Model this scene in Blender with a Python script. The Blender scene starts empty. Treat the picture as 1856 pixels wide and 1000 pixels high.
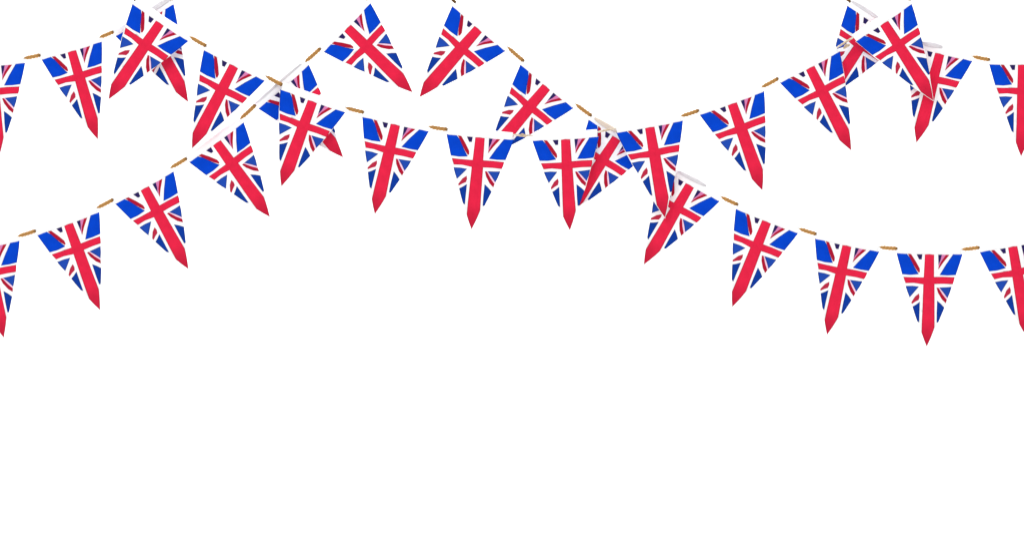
import bpy, math, random
from mathutils import Vector
from mathutils.geometry import delaunay_2d_cdt

# ------------------------------------------------------------------ scene, camera, light
S = 0.0014                  # metres per photo pixel in the plane of the front garland
DIST = 6.5                  # camera to that plane
Z0 = 2.4                    # height of the picture centre above the floor of the studio
sc = bpy.context.scene
C = sc.collection

cam = bpy.data.cameras.new('camera')
cam.sensor_width = 36.0
cam.lens = 36.0 * DIST / (1856 * S)
cam.clip_end = 200
camo = bpy.data.objects.new('camera', cam)
camo.location = (0, -DIST, Z0)
camo.rotation_euler = (math.radians(90), 0, 0)
C.objects.link(camo)
sc.camera = camo

w = bpy.data.worlds.new('World')
sc.world = w
w.use_nodes = True
bg = w.node_tree.nodes['Background']
bg.inputs['Color'].default_value = (1, 1, 1, 1)
bg.inputs['Strength'].default_value = 0.86

def area(name, loc, target, sx, sy, power, col=(1, 1, 1)):
    l = bpy.data.lights.new(name, 'AREA')
    l.shape = 'RECTANGLE'; l.size = sx; l.size_y = sy; l.energy = power; l.color = col
    o = bpy.data.objects.new(name, l)
    o.location = loc
    o.rotation_euler = (Vector(target) - Vector(loc)).to_track_quat('-Z', 'Y').to_euler()
    C.objects.link(o)
area('key_softbox', (-2.0, -6.8, 5.6), (0, 0, 2.6), 4.0, 2.6, 190)
area('fill_softbox', (4.4, -6.6, 2.6), (0, 0, 2.5), 3.0, 3.0, 60)
area('backdrop_light', (0, 0.9, 6.4), (0, 2.5, 2.2), 6.0, 0.6, 260)
area('backdrop_light', (0, 0.9, -1.6), (0, 2.5, 2.2), 6.0, 0.6, 260)

vs = sc.view_settings
vs.view_transform = 'Standard'; vs.look = 'None'; vs.exposure = 0; vs.gamma = 1
vs.use_curve_mapping = False
sc.cycles.filter_width = 1.5

# ------------------------------------------------------------------ helpers
def srgb(r, g, b, k=1.0):
    def f(c):
        c /= 255.0
        return (c / 12.92 if c <= 0.04045 else ((c + 0.055) / 1.055) ** 2.4) * k
    return (min(f(r), .9), min(f(g), .9), min(f(b), .9), 1.0)

def tag(o, label=None, cat=None, group=None, kind=None):
    if label: o['label'] = label
    if cat: o['category'] = cat
    if group: o['group'] = group
    if kind: o['kind'] = kind

def link_mesh(name, verts, faces, mat, parent=None, cols=None, smooth=True):
    me = bpy.data.meshes.new(name)
    me.from_pydata(verts, [], faces)
    me.materials.append(mat)
    if smooth:
        me.polygons.foreach_set('use_smooth', [True] * len(me.polygons))
    if cols:                              # one ink colour per face
        at = me.color_attributes.new('ink', 'FLOAT_COLOR', 'CORNER')
        for p in me.polygons:
            for li in p.loop_indices:
                at.data[li].color = cols[p.index]
    me.update()
    o = bpy.data.objects.new(name, me)
    C.objects.link(o)
    o.parent = parent
    return o

def fabric(name, base=None, attr=None, mottle=0.10, rough=0.95, scale=60, weave=True, sheen=0.0):
    m = bpy.data.materials.new(name); m.use_nodes = True
    nt = m.node_tree; N = nt.nodes; L = nt.links
    b = N['Principled BSDF']
    b.inputs['Roughness'].default_value = rough
    b.inputs['Specular IOR Level'].default_value = 0.08
    tc = N.new('ShaderNodeTexCoord')
    no = N.new('ShaderNodeTexNoise'); no.inputs['Scale'].default_value = scale
    no.inputs['Detail'].default_value = 5; no.inputs['Roughness'].default_value = .65
    L.new(tc.outputs['Object'], no.inputs['Vector'])
    mr = N.new('ShaderNodeMapRange')
    mr.inputs['From Min'].default_value = .3; mr.inputs['From Max'].default_value = .7
    mr.inputs['To Min'].default_value = 1 - mottle; mr.inputs['To Max'].default_value = 1 + mottle * .7
    L.new(no.outputs['Fac'], mr.inputs['Value'])
    mx = N.new('ShaderNodeVectorMath'); mx.operation = 'SCALE'
    if attr:
        a = N.new('ShaderNodeAttribute'); a.attribute_name = attr
        L.new(a.outputs['Color'], mx.inputs[0])
    else:
        mx.inputs[0].default_value = base[:3]
    L.new(mr.outputs[0], mx.inputs['Scale'])
    L.new(mx.outputs[0], b.inputs['Base Color'])
    bu = N.new('ShaderNodeBump'); bu.inputs['Strength'].default_value = .25
    bu.inputs['Distance'].default_value = .0006
    if weave:
        wv = N.new('ShaderNodeTexWave'); wv.inputs['Scale'].default_value = 320
        wv.bands_direction = 'X'; L.new(tc.outputs['Object'], wv.inputs['Vector'])
        wz = N.new('ShaderNodeTexWave'); wz.inputs['Scale'].default_value = 320
        wz.bands_direction = 'Z'; L.new(tc.outputs['Object'], wz.inputs['Vector'])
        ad = N.new('ShaderNodeMath'); ad.operation = 'ADD'
        L.new(wv.outputs['Fac'], ad.inputs[0]); L.new(wz.outputs['Fac'], ad.inputs[1])
        L.new(ad.outputs[0], bu.inputs['Height'])
    else:
        L.new(no.outputs['Fac'], bu.inputs['Height'])
        bu.inputs['Distance'].default_value = .002
    L.new(bu.outputs['Normal'], b.inputs['Normal'])
    return m

K = 0.86                                    # printed inks: albedo from their look in full light
INK = {
    'white':  (0.90, 0.90, 0.90, 1),
    'red':    srgb(236, 38, 73, K),
    'bright': srgb(2, 70, 208, K),
    'mid':    srgb(34, 76, 178, K),
    'deep':   srgb(14, 60, 160, K),
    'crimson': srgb(180, 24, 52, K),
    'rose': srgb(190, 44, 70, K),
    'navy':   srgb(44, 34, 92, K),
    'pink':   srgb(222, 130, 182, K),
    'blush':  srgb(244, 205, 228, K + .1),
}
M_print = fabric('printed_cotton', attr='ink', mottle=.11, scale=34)
M_hem = fabric('white_cotton_hem', base=(.93, .93, .93), mottle=.015)
M_tape = fabric('pale_grey_tape', base=srgb(226, 223, 226, .92), mottle=.10, scale=90)
M_tape_b = fabric('beige_tape', base=srgb(228, 212, 196, .90), mottle=.14, scale=110)
M_jute = fabric('jute_twine', attr='ink', mottle=.28, scale=260, weave=False)
M_knot = fabric('pale_twine_knot', base=srgb(212, 188, 160, .85), mottle=.3, scale=300, weave=False)

# ------------------------------------------------------------------ backdrop
m = bpy.data.materials.new('white_backdrop_paper'); m.use_nodes = True
b = m.node_tree.nodes['Principled BSDF']
b.inputs['Roughness'].default_value = 1; b.inputs['Specular IOR Level'].default_value = 0
nz = m.node_tree.nodes.new('ShaderNodeTexNoise'); nz.inputs['Scale'].default_value = 3
mrr = m.node_tree.nodes.new('ShaderNodeMapRange')
mrr.inputs['To Min'].default_value = .90; mrr.inputs['To Max'].default_value = .93
m.node_tree.links.new(nz.outputs['Fac'], mrr.inputs['Value'])
m.node_tree.links.new(mrr.outputs[0], b.inputs['Base Color'])
V = [(x, y, z) for x in (-9, 9) for y in (2.5, 2.56) for z in (-4, 9)]
F = [(0, 4, 5, 1), (2, 3, 7, 6), (0, 1, 3, 2), (4, 6, 7, 5), (0, 2, 6, 4), (1, 5, 7, 3)]
bd = link_mesh('backdrop', V, F, m, smooth=False)
tag(bd, kind='structure')

# ------------------------------------------------------------------ the printed pattern
# drawn on a pennant 570 units wide and 805 long; (350,137) is the middle of its top edge
U = 4.76
def Q(pts): return [((x - 350) / U, (y - 137) / U) for x, y in pts]
W0 = 119.0
OUT = Q([(62, 137), (88, 222), (112, 316), (148, 432), (192, 562), (222, 650), (254, 738), (288, 822),
         (312, 880), (343, 949), (372, 878), (407, 792), (434, 738), (470, 650), (504, 566), (548, 432), (587, 320), (616, 226), (641, 137),
         ])
POLY = [
    ('bright', Q([(70, 139), (148, 139), (180, 178), (222, 258), (256, 314), (186, 321), (120, 316), (92, 222)]), 1),
    ('crimson', Q([(166, 143), (192, 147), (232, 206), (268, 268), (270, 296), (262, 302), (236, 268), (204, 214)]), 0),
    ('navy', Q([(243, 147), (288, 147), (284, 187), (264, 188)]), 0),
    ('red', Q([(313, 147), (350, 144), (392, 148), (393, 240), (394, 340), (480, 338), (572, 341), (568, 370), (559, 399), (480, 397), (398, 400),
               (400, 580), (403, 772), (388, 822), (372, 868), (343, 940), (318, 884), (293, 820), (296, 660), (303, 404), (220, 392), (149, 395),
               (138, 368), (129, 343), (220, 345), (306, 345), (310, 240)]), 1),
    ('navy', Q([(430, 148), (458, 148), (448, 190), (432, 232)]), 0),
    ('pink', Q([(459, 148), (492, 148), (452, 206), (434, 250), (432, 233), (449, 191)]), 0),
    ('crimson', Q([(493, 148), (523, 148), (470, 214), (432, 272), (434, 251), (453, 207)]), 0),
    ('bright', Q([(562, 141), (600, 139), (637, 142), (612, 224), (581, 317), (510, 322), (448, 319), (500, 232)]), 1),
    ('mid', Q([(153, 424), (205, 422), (258, 427), (222, 470), (186, 512), (168, 468)]), 1),
    ('rose', Q([(264, 487), (269, 512), (262, 538), (234, 553), (205, 573), (202, 560), (232, 513)]), 0),
    ('deep', Q([(270, 562), (268, 645), (267, 728), (256, 720), (236, 665), (215, 600), (242, 584)]), 1),
    ('mid', Q([(446, 433), (494, 431), (543, 427), (530, 472), (511, 514), (480, 472)]), 1),
    ('blush', Q([(432, 427), (443, 433), (478, 474), (512, 518), (506, 531), (470, 486)]), 0),
    ('crimson', Q([(419, 434), (432, 434), (468, 488), (506, 533), (498, 562), (466, 532), (432, 476)]), 0),
    ('deep', Q([(426, 550), (455, 575), (485, 607), (460, 668), (434, 728), (425, 728), (424, 640)]), 1),
]
def inside(p, poly):
    x, y = p; c = False; n = len(poly)
    for i in range(n):
        x1, y1 = poly[i]; x2, y2 = poly[i - 1]
        if (y1 > y) != (y2 > y) and x < (x2 - x1) * (y - y1) / (y2 - y1) + x1: c = not c
    return c
def inset(poly, d):
    n = len(poly)
    ar = sum(poly[i - 1][0] * poly[i][1] - poly[i][0] * poly[i - 1][1] for i in range(n))
    s = 1 if ar > 0 else -1
    r = []
    for i in range(n):
        a = Vector(poly[i - 1]); b_ = Vector(poly[i]); c = Vector(poly[(i + 1) % n])
        e1 = (b_ - a).normalized(); e2 = (c - b_).normalized()
        n1 = Vector((-e1.y, e1.x)) * s; n2 = Vector((-e2.y, e2.x)) * s
        k = (n1 + n2)
        if k.length < .3: k = n1
        k.normalize()
        q = b_ + k * d / max(.5, k.dot(n1))
        r.append((q.x, q.y))
    return r

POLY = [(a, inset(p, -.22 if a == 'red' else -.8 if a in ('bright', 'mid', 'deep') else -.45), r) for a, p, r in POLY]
pts = list(OUT); edges = []
def ring(poly):
    s = len(pts); n = len(poly)
    pts.extend(poly)
    edges.extend((s + i, s + (i + 1) % n) for i in range(n))
edges.extend((i, (i + 1) % len(OUT)) for i in range(len(OUT)))
LAY = []
for ink, poly, rim in POLY:
    ring(poly)
    inner = None
    if rim:
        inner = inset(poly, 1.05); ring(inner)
    LAY.append((ink, poly, inner))
rg = random.Random(4)
y = 2.0; row = 0
while y < 170:
    x = -62 + (row % 2) * 1.8
    while x < 62:
        if inside((x, y), OUT): pts.append((x + rg.uniform(-.2, .2), y + rg.uniform(-.2, .2)))
        x += 3.6
    y += 3.2; row += 1
cv, ce, cf, *_ = delaunay_2d_cdt([Vector(p) for p in pts], edges, [], 0, 1e-4)
TV = [(v.x, v.y) for v in cv]
TF = []; TI = []
for f in cf:
    cx = sum(TV[i][0] for i in f) / len(f); cy = sum(TV[i][1] for i in f) / len(f)
    if not inside((cx, cy), OUT): continue
    ink = 'white'; k = 1.0
    for name, poly, inner in LAY:
        if inside((cx, cy), poly):
            ink = name
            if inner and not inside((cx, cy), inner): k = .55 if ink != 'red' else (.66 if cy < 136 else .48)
            elif ink == 'red' and cy > 125: k = 1 - .34 * min(1, (cy - 125) / 40)   # the red gets darker towards the point
            break
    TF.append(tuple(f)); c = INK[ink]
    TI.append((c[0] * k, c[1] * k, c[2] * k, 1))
used = sorted({i for f in TF for i in f}); mp = {a: b_ for b_, a in enumerate(used)}
TV = [TV[i] for i in used]; TF = [tuple(mp[i] for i in f) for f in TF]

# ------------------------------------------------------------------ placing
def world(px, py, d=0.0):
    """real position of a point of the scene d pixels-worth behind the front garland"""
    k = (DIST + d * S) / DIST
    return Vector(((px - 928) * S * k, d * S, Z0 + (500 - py) * S * k))

def pennant(tl, tr, tip, depth, label, seed, tape=None, tape_mat=None):
    r = random.Random(seed)
    mid = ((tl[0] + tr[0]) / 2, (tl[1] + tr[1]) / 2)
    W = math.hypot(tr[0] - tl[0], tr[1] - tl[1]); kx = W / W0
    vx, vy = tip[0] - mid[0], tip[1] - mid[1]
    th = math.atan2(-vx, vy)                      # clockwise in the picture
    ky = math.hypot(vx, vy) / 169.0
    root = bpy.data.objects.new('pennant', None)
    root.empty_display_size = .05
    root.location = world(mid[0], mid[1], depth)
    root.rotation_euler = (0, th, 0)
    C.objects.link(root)
    tag(root, label, 'pennant', 'printed flag pennants of the bunting')
    p1, p2, p3 = (r.uniform(0, 6.28) for _ in range(3))
    a1 = r.uniform(1.3, 2.4); a2 = r.uniform(.6, 1.3); curl = r.uniform(3.0, 6.0); tw = r.uniform(-2.2, 2.2)
    def disp(x, y):
        g = min(1, max(0, y) / 50)
        d = a1 * g * math.sin(x / 17 + p1 + y / 90) + a2 * g * math.sin(y / 21 + p2 + x / 60)
        d += tw * (x / 60) * (y / 168) + .5 * g * math.sin(x / 6.5 + p3 - y / 31)
        t = max(0, y - 118) / 50
        return d + curl * t * t * 1.6
    verts = [(x * kx * S, disp(x, y) * S, -y * ky * S) for x, y in TV]
    faces = [tuple(reversed(f)) for f in TF]
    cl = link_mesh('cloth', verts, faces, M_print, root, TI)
    # outward normal must look at the camera
    md = cl.modifiers.new('thickness', 'SOLIDIFY'); md.thickness = .0005; md.offset = 0
    # folded heading: a flattened sleeve round the cord
    hv = []; hf = []; nx = 26; ns = 14
    for i in range(nx + 1):
        x = -58.5 + 117 * i / nx
        e = 1 - .25 * (abs(x) / 58.5) ** 6
        top = -13.0 + .5 * math.sin(x / 19 + p1)
        for j in range(ns):
            a = 2 * math.pi * j / ns
            zc = (top + 1.2) / 2; zr = (1.2 - top) / 2
            c_, s_ = math.cos(a), math.sin(a)
            yy = zc + zr * (abs(c_) ** .75) * (1 if c_ > 0 else -1)
            thick = 1.4 + 2.5 * math.exp(-((yy + 8) / 3.6) ** 2)
            dd = s_ * thick * e + .35 * math.sin(x / 5 + p2) * (yy + 13) / 13
            hv.append((x * kx * S, dd * S, -yy * ky * S))
    for i in range(nx):
        for j in range(ns):
            k = (j + 1) % ns
            hf.append((i * ns + j, i * ns + k, (i + 1) * ns + k, (i + 1) * ns + j))
    hf.append(tuple(range(ns - 1, -1, -1))); hf.append(tuple(nx * ns + j for j in range(ns)))
    link_mesh('hem', hv, hf, M_hem, root)
    if tape:
        x0, x1, y0, y1 = tape
        tv = []; tf = []; n = 20; mcr = 6
        for i in range(n + 1):
            t = i / n; x = x0 + (x1 - x0) * t
            hw = (y1 - y0) / 2 * (math.sin(math.pi * min(1, max(0, t * .9 + .05))) ** .45)
            yc = (y0 + y1) / 2 + .8 * math.sin(t * 4 + p1)
            for j in range(mcr + 1):
                s = j / mcr * 2 - 1
                bulge = 4.9 + .8 * (1 - s * s) + .8 * math.sin(s * 7 + t * 5) * (1 - abs(s)) 
                tv.append((x * kx * S, -bulge * S, -(yc + s * hw) * ky * S))
        for i in range(n):
            for j in range(mcr):
                a = i * (mcr + 1) + j
                tf.append((a, a + mcr + 1, a + mcr + 2, a + 1))
        tp = link_mesh('binding_tape', tv, tf, tape_mat or M_tape, root)
        md = tp.modifiers.new('thickness', 'SOLIDIFY'); md.thickness = .0012; md.offset = 1
    # the two places where the cord leaves the sleeve
    ct, st = math.cos(th), math.sin(th)
    def at(x, y):
        lx, ly = x * kx, y * ky
        return (mid[0] + lx * ct - ly * st, mid[1] + lx * st + ly * ct)
    return at(-58.5, -8.2), at(58.5, -8.2)

def sweep(path, rad, col, ns=12, strands=3, pitch=9.0):
    """twisted cord along a path of world points, rad per point"""
    V_, F_, CC = [], [], []
    s = 0; prev = None
    for i, p in enumerate(path):
        t = (path[min(i + 1, len(path) - 1)] - path[max(i - 1, 0)]).normalized()
        u = Vector((0, 1, 0)); v = t.cross(u).normalized(); u = v.cross(t)
        if prev is not None: s += (p - prev).length
        prev = p
        ph = s / (pitch * S) * 2 * math.pi / 2
        for j in range(ns):
            a = 2 * math.pi * j / ns
            q = rad[i] * (.74 + .36 * abs(math.cos(strands / 2 * (a - ph))))
            V_.append(tuple(p + (u * math.sin(a) + v * math.cos(a)) * q))
    for i in range(len(path) - 1):
        for j in range(ns):
            k = (j + 1) % ns
            F_.append((i * ns + j, (i + 1) * ns + j, (i + 1) * ns + k, i * ns + k)); CC.append(col[i])
    F_.append(tuple(range(ns))); CC.append(col[0])
    F_.append(tuple((len(path) - 1) * ns + ns - 1 - j for j in range(ns))); CC.append(col[-1])
    return V_, F_, CC

TAN = srgb(192, 142, 82, .76); DARK = srgb(108, 76, 42, .76); PALE = srgb(238, 228, 212, .85)
BEIGE = srgb(206, 186, 160, .85)
def lerp(a, b_, t): return tuple(a[i] + (b_[i] - a[i]) * t for i in range(4))

def garland(flags, depth, label, start, end, special={}):
    """flags: (tl, tr, tip, label, tape, tape material); start/end: where the cord runs on out of the picture"""
    ports = []
    for i, f in enumerate(flags):
        ports.append(pennant(f[0], f[1], f[2], depth, f[3], int(abs(f[0][0]) * 7 + depth * 31 + i),
                             f[4] if len(f) > 4 else None, f[5] if len(f) > 5 else None))
    path, rad, col = [], [], []
    def seg(a, b_, n, rf, cf_, skip=0, sag=0.0):
        for k in range(skip, n + 1):
            t = k / n
            path.append(world(a[0] + (b_[0] - a[0]) * t, a[1] + (b_[1] - a[1]) * t + sag * math.sin(math.pi * t), depth))
            rad.append(rf(t) * S); col.append(cf_(t))
    seg(start, ports[0][0], 20, lambda t: 2.6, lambda t: DARK)
    for i, (l, r_) in enumerate(ports):
        seg(l, r_, 14, lambda t: 1.7, lambda t: PALE, 1)
        if i + 1 < len(ports):
            n = ports[i + 1][0]
            sp = special.get(i)
            if sp == 'pale':
                seg(r_, n, 30, lambda t: 1.5 + .5 * math.sin(math.pi * t), lambda t: lerp(PALE, BEIGE, math.sin(math.pi * t)), 1)
            else:
                def rf(t):
                    g = min(1, max(0, (t + .06) / .34))
                    return 1.1 + 2.5 * (g * g * (3 - 2 * g)) if t < .95 else 2.6
                def cc(t):
                    c = lerp(PALE, TAN, min(1, max(0, (t + .04) / .10)))
                    return lerp(c, DARK, max(0, (t - .80) / .20) * .9)
                seg(r_, n, 34, rf, cc, 1, sag=.6)
    seg(ports[-1][1], end, 20, lambda t: 2.6, lambda t: DARK, 1)
    v, f, c = sweep(path, rad, col)
    o = link_mesh('jute_cord', [tuple(Vector(p)) for p in v], f, M_jute, None, c)
    tag(o, label, 'cord', 'jute cords of the bunting')
    return o, ports

def knot(parent, px, py, depth, R=3.0, rt=1.25, rot=0.0, stretch=1.5):
    """an overhand knot with its loops pulled flat along the cord"""
    base = world(px, py, depth)
    V_, F_ = [], []; n = 60; ns = 8
    P = []
    for i in range(n):
        t = 2 * math.pi * i / n
        x = (math.sin(t) + 2 * math.sin(2 * t)) * R / 2.4 * stretch
        z = (math.cos(t) - 2 * math.cos(2 * t)) * R / 3.0
        yy = -math.sin(3 * t) * R * .42
        xr = x * math.cos(rot) - z * math.sin(rot); zr = x * math.sin(rot) + z * math.cos(rot)
        P.append(base + Vector((xr, yy, -zr)) * S)
    for i in range(n):
        tt = (P[(i + 1) % n] - P[i - 1]).normalized()
        u = tt.cross(Vector((0, 1, 0.01))).normalized(); v = tt.cross(u)
        for j in range(ns):
            a = 2 * math.pi * j / ns
            V_.append(tuple(P[i] + (u * math.cos(a) + v * math.sin(a)) * rt * S))
    for i in range(n):
        for j in range(ns):
            F_.append((i * ns + j, i * ns + (j + 1) % ns, ((i + 1) % n) * ns + (j + 1) % ns, ((i + 1) % n) * ns + j))
    o = link_mesh('knot', V_, F_, M_knot, parent)
    return o

# ------------------------------------------------------------------ the five garlands
def tl_from(tr, th, W=120): a = math.radians(th); return (tr[0] - W * math.cos(a), tr[1] - W * math.sin(a))
def tr_from(tl, th, W=120): a = math.radians(th); return (tl[0] + W * math.cos(a), tl[1] + W * math.sin(a))
def tip_from(tl, tr, th, L=168):
    a = math.radians(th); return ((tl[0] + tr[0]) / 2 - L * math.sin(a), (tl[1] + tr[1]) / 2 + L * math.cos(a))
def by_tr(tr, th, W=120): t = tl_from(tr, th, W); return t, tr, tip_from(t, tr, th)
def by_tl(tl, th, W=120): t = tr_from(tl, th, W); return tl, t, tip_from(tl, t, th)

BACK = 22
# front: from the top left down and up again to the top right
o, ports = garland([
    ((240, 8.4), (341, 73), (197.3, 180.5), 'topmost left pennant, in front of another whose red tail pokes out at its right'),
    ((369, 92.4), (479.6, 144), (348.5, 269.3), 'left-leaning pennant between the overlapping top left pair and the cord crossing'),
    ((508.4, 162), (624.7, 202.8), (511, 338), 'pennant just right of the cord crossing with a second pennant showing above and behind it'),
    ((657, 212), (776, 237), (680.7, 388), 'slightly left-leaning pennant, right of the crossed pair and left of the upright middle one'),
    ((809.5, 243.7), (930, 252), (856, 415.5), 'nearly upright middle pennant left of the small beige knot'),
    ((965, 253.4), (1084, 249), (1034.5, 417), 'nearly upright middle pennant right of the small beige knot, touching a darker one behind'),
    ((1117.5, 242), (1236, 217), (1207, 394), 'pennant over two others right of the middle, its tail merging with a red stripe below'),
    ((1268, 207), (1384, 167), (1383.8, 344), 'lone right-leaning pennant with a vertical right edge, right of the middle crossing'),
    ((1413.6, 150), (1520.5, 94), (1545, 271.4), 'right-leaning pennant just below left of the top right crossed pennants'),
    ((1551, 75), (1651, 8), (1694, 181), 'topmost right pennant leaning right, lying over two pennants behind it'),
], 0, 'frontmost jute cord sagging from the top left across the middle to the top right',
    (196, -38), (1700, -34), {4: 'pale', 5: 'pale', 8: 'pale'})
knot(o, 947, 245.5, -1, 2.6, 1.1, .12, 2.0)
knot(o, 1534, 84, -1, 2.8, 1.1, -.55, 1.9)

# upper left, behind
garland([
    by_tr((44.4, 114), -4.4, 118) + ('cut off pennant at the left edge, the upper of the two there',),
    ((75, 108), (183.5, 75.6), (177.2, 252.5), 'whole pennant nearest the upper left corner, right of the cut off one'),
    by_tr((313.5, 8.4), -28.6, 119) + ('right-leaning pennant mostly hidden behind the topmost left pennant', (8, 62, -15, -5.5), M_tape),
], BACK, 'jute cord climbing from the upper left edge to the top left corner', (-120, 122), (362, -34))

# lower left, rising to the top centre
garland([
    by_tr((34.4, 436), -10.6, 120) + ('cut off pennant at the left edge, the lower of the two there',),
    ((66.9, 425.3), (179, 384.8), (181.3, 562), 'lowest whole pennant on the left, next to the cut off one'),
    ((208, 368), (314, 312.2), (342.3, 487.3), 'right-leaning pennant third from the left edge on the lowest left string'),
    ((342, 293), (441, 223), (490, 392.4), 'steeply right-leaning pennant below left of the cord crossing'),
    by_tr((558.7, 118.3), -40.9, 120) + ('pennant half hidden at the left cord crossing, its red tail poking out right',
                                         (-56, 52, -12.5, -7.5), M_tape),
    ((585.8, 93.8), (670.6, 7), (749, 166.5), 'most tilted pennant at the top, left one flanking the gap in the top centre'),
], BACK, 'jute cord rising from the lower left edge to the top centre', (-120, 462), (716, -44))

# from the top centre down to the right edge
garland([
    ((820.3, 10.6), (915, 92.4), (761, 177), 'left-leaning pennant at the top, right one flanking the gap in the top centre'),
    ((943.4, 117.4), (1039, 195), (885, 285), 'left-leaning pennant with its tail hidden behind the middle of the front string'),
    by_tl((1067, 216.6), 32.3, 121) + ('darker pennant squeezed behind two front pennants right of the middle', (-52, -2, -12.5, -3.5), M_tape_b),
    by_tr((1303.6, 364), 29.4, 121) + ('left-leaning pennant below the middle right crossing, partly under the tail of another',
                                       (-30, 26, -15, -7), M_tape),
    ((1333.4, 378.8), (1446, 421.3), (1328.7, 557.3), 'left-leaning pennant with a vertical left edge on the lowest right string'),
    ((1477, 432), (1592.8, 455.5), (1501.3, 607.5), 'slightly left-leaning pennant beside the lowest upright one at lower right'),
    ((1625, 459), (1743.5, 459.5), (1682, 628.5), 'perfectly upright pennant, the lowest hanging of all, near the lower right'),
    by_tl((1775.5, 456.3), -10.3, 120) + ('cut off pennant at the right edge, the lower of the two there',),
], BACK, 'jute cord falling from the top centre to the lower right edge', (776, -44), (1960, 402))

# upper right, behind
garland([
    by_tl((1536, 10), 33.2, 119) + ('left-leaning pennant hidden behind two others in the top right cluster', (-58, 6, -14.5, -6.5), M_tape),
    by_tr((1761.5, 110.4), 13.6, 120) + ('left-leaning pennant under the red tail of the topmost right pennant', (-38, 2, -15.5, -6), M_tape),
    by_tl((1792.8, 116.7), -.4, 120) + ('cut off pennant at the right edge, the upper of the two there',),
], BACK + 8, 'jute cord falling from the top right corner to the upper right edge', (1492, -34), (1990, 108))
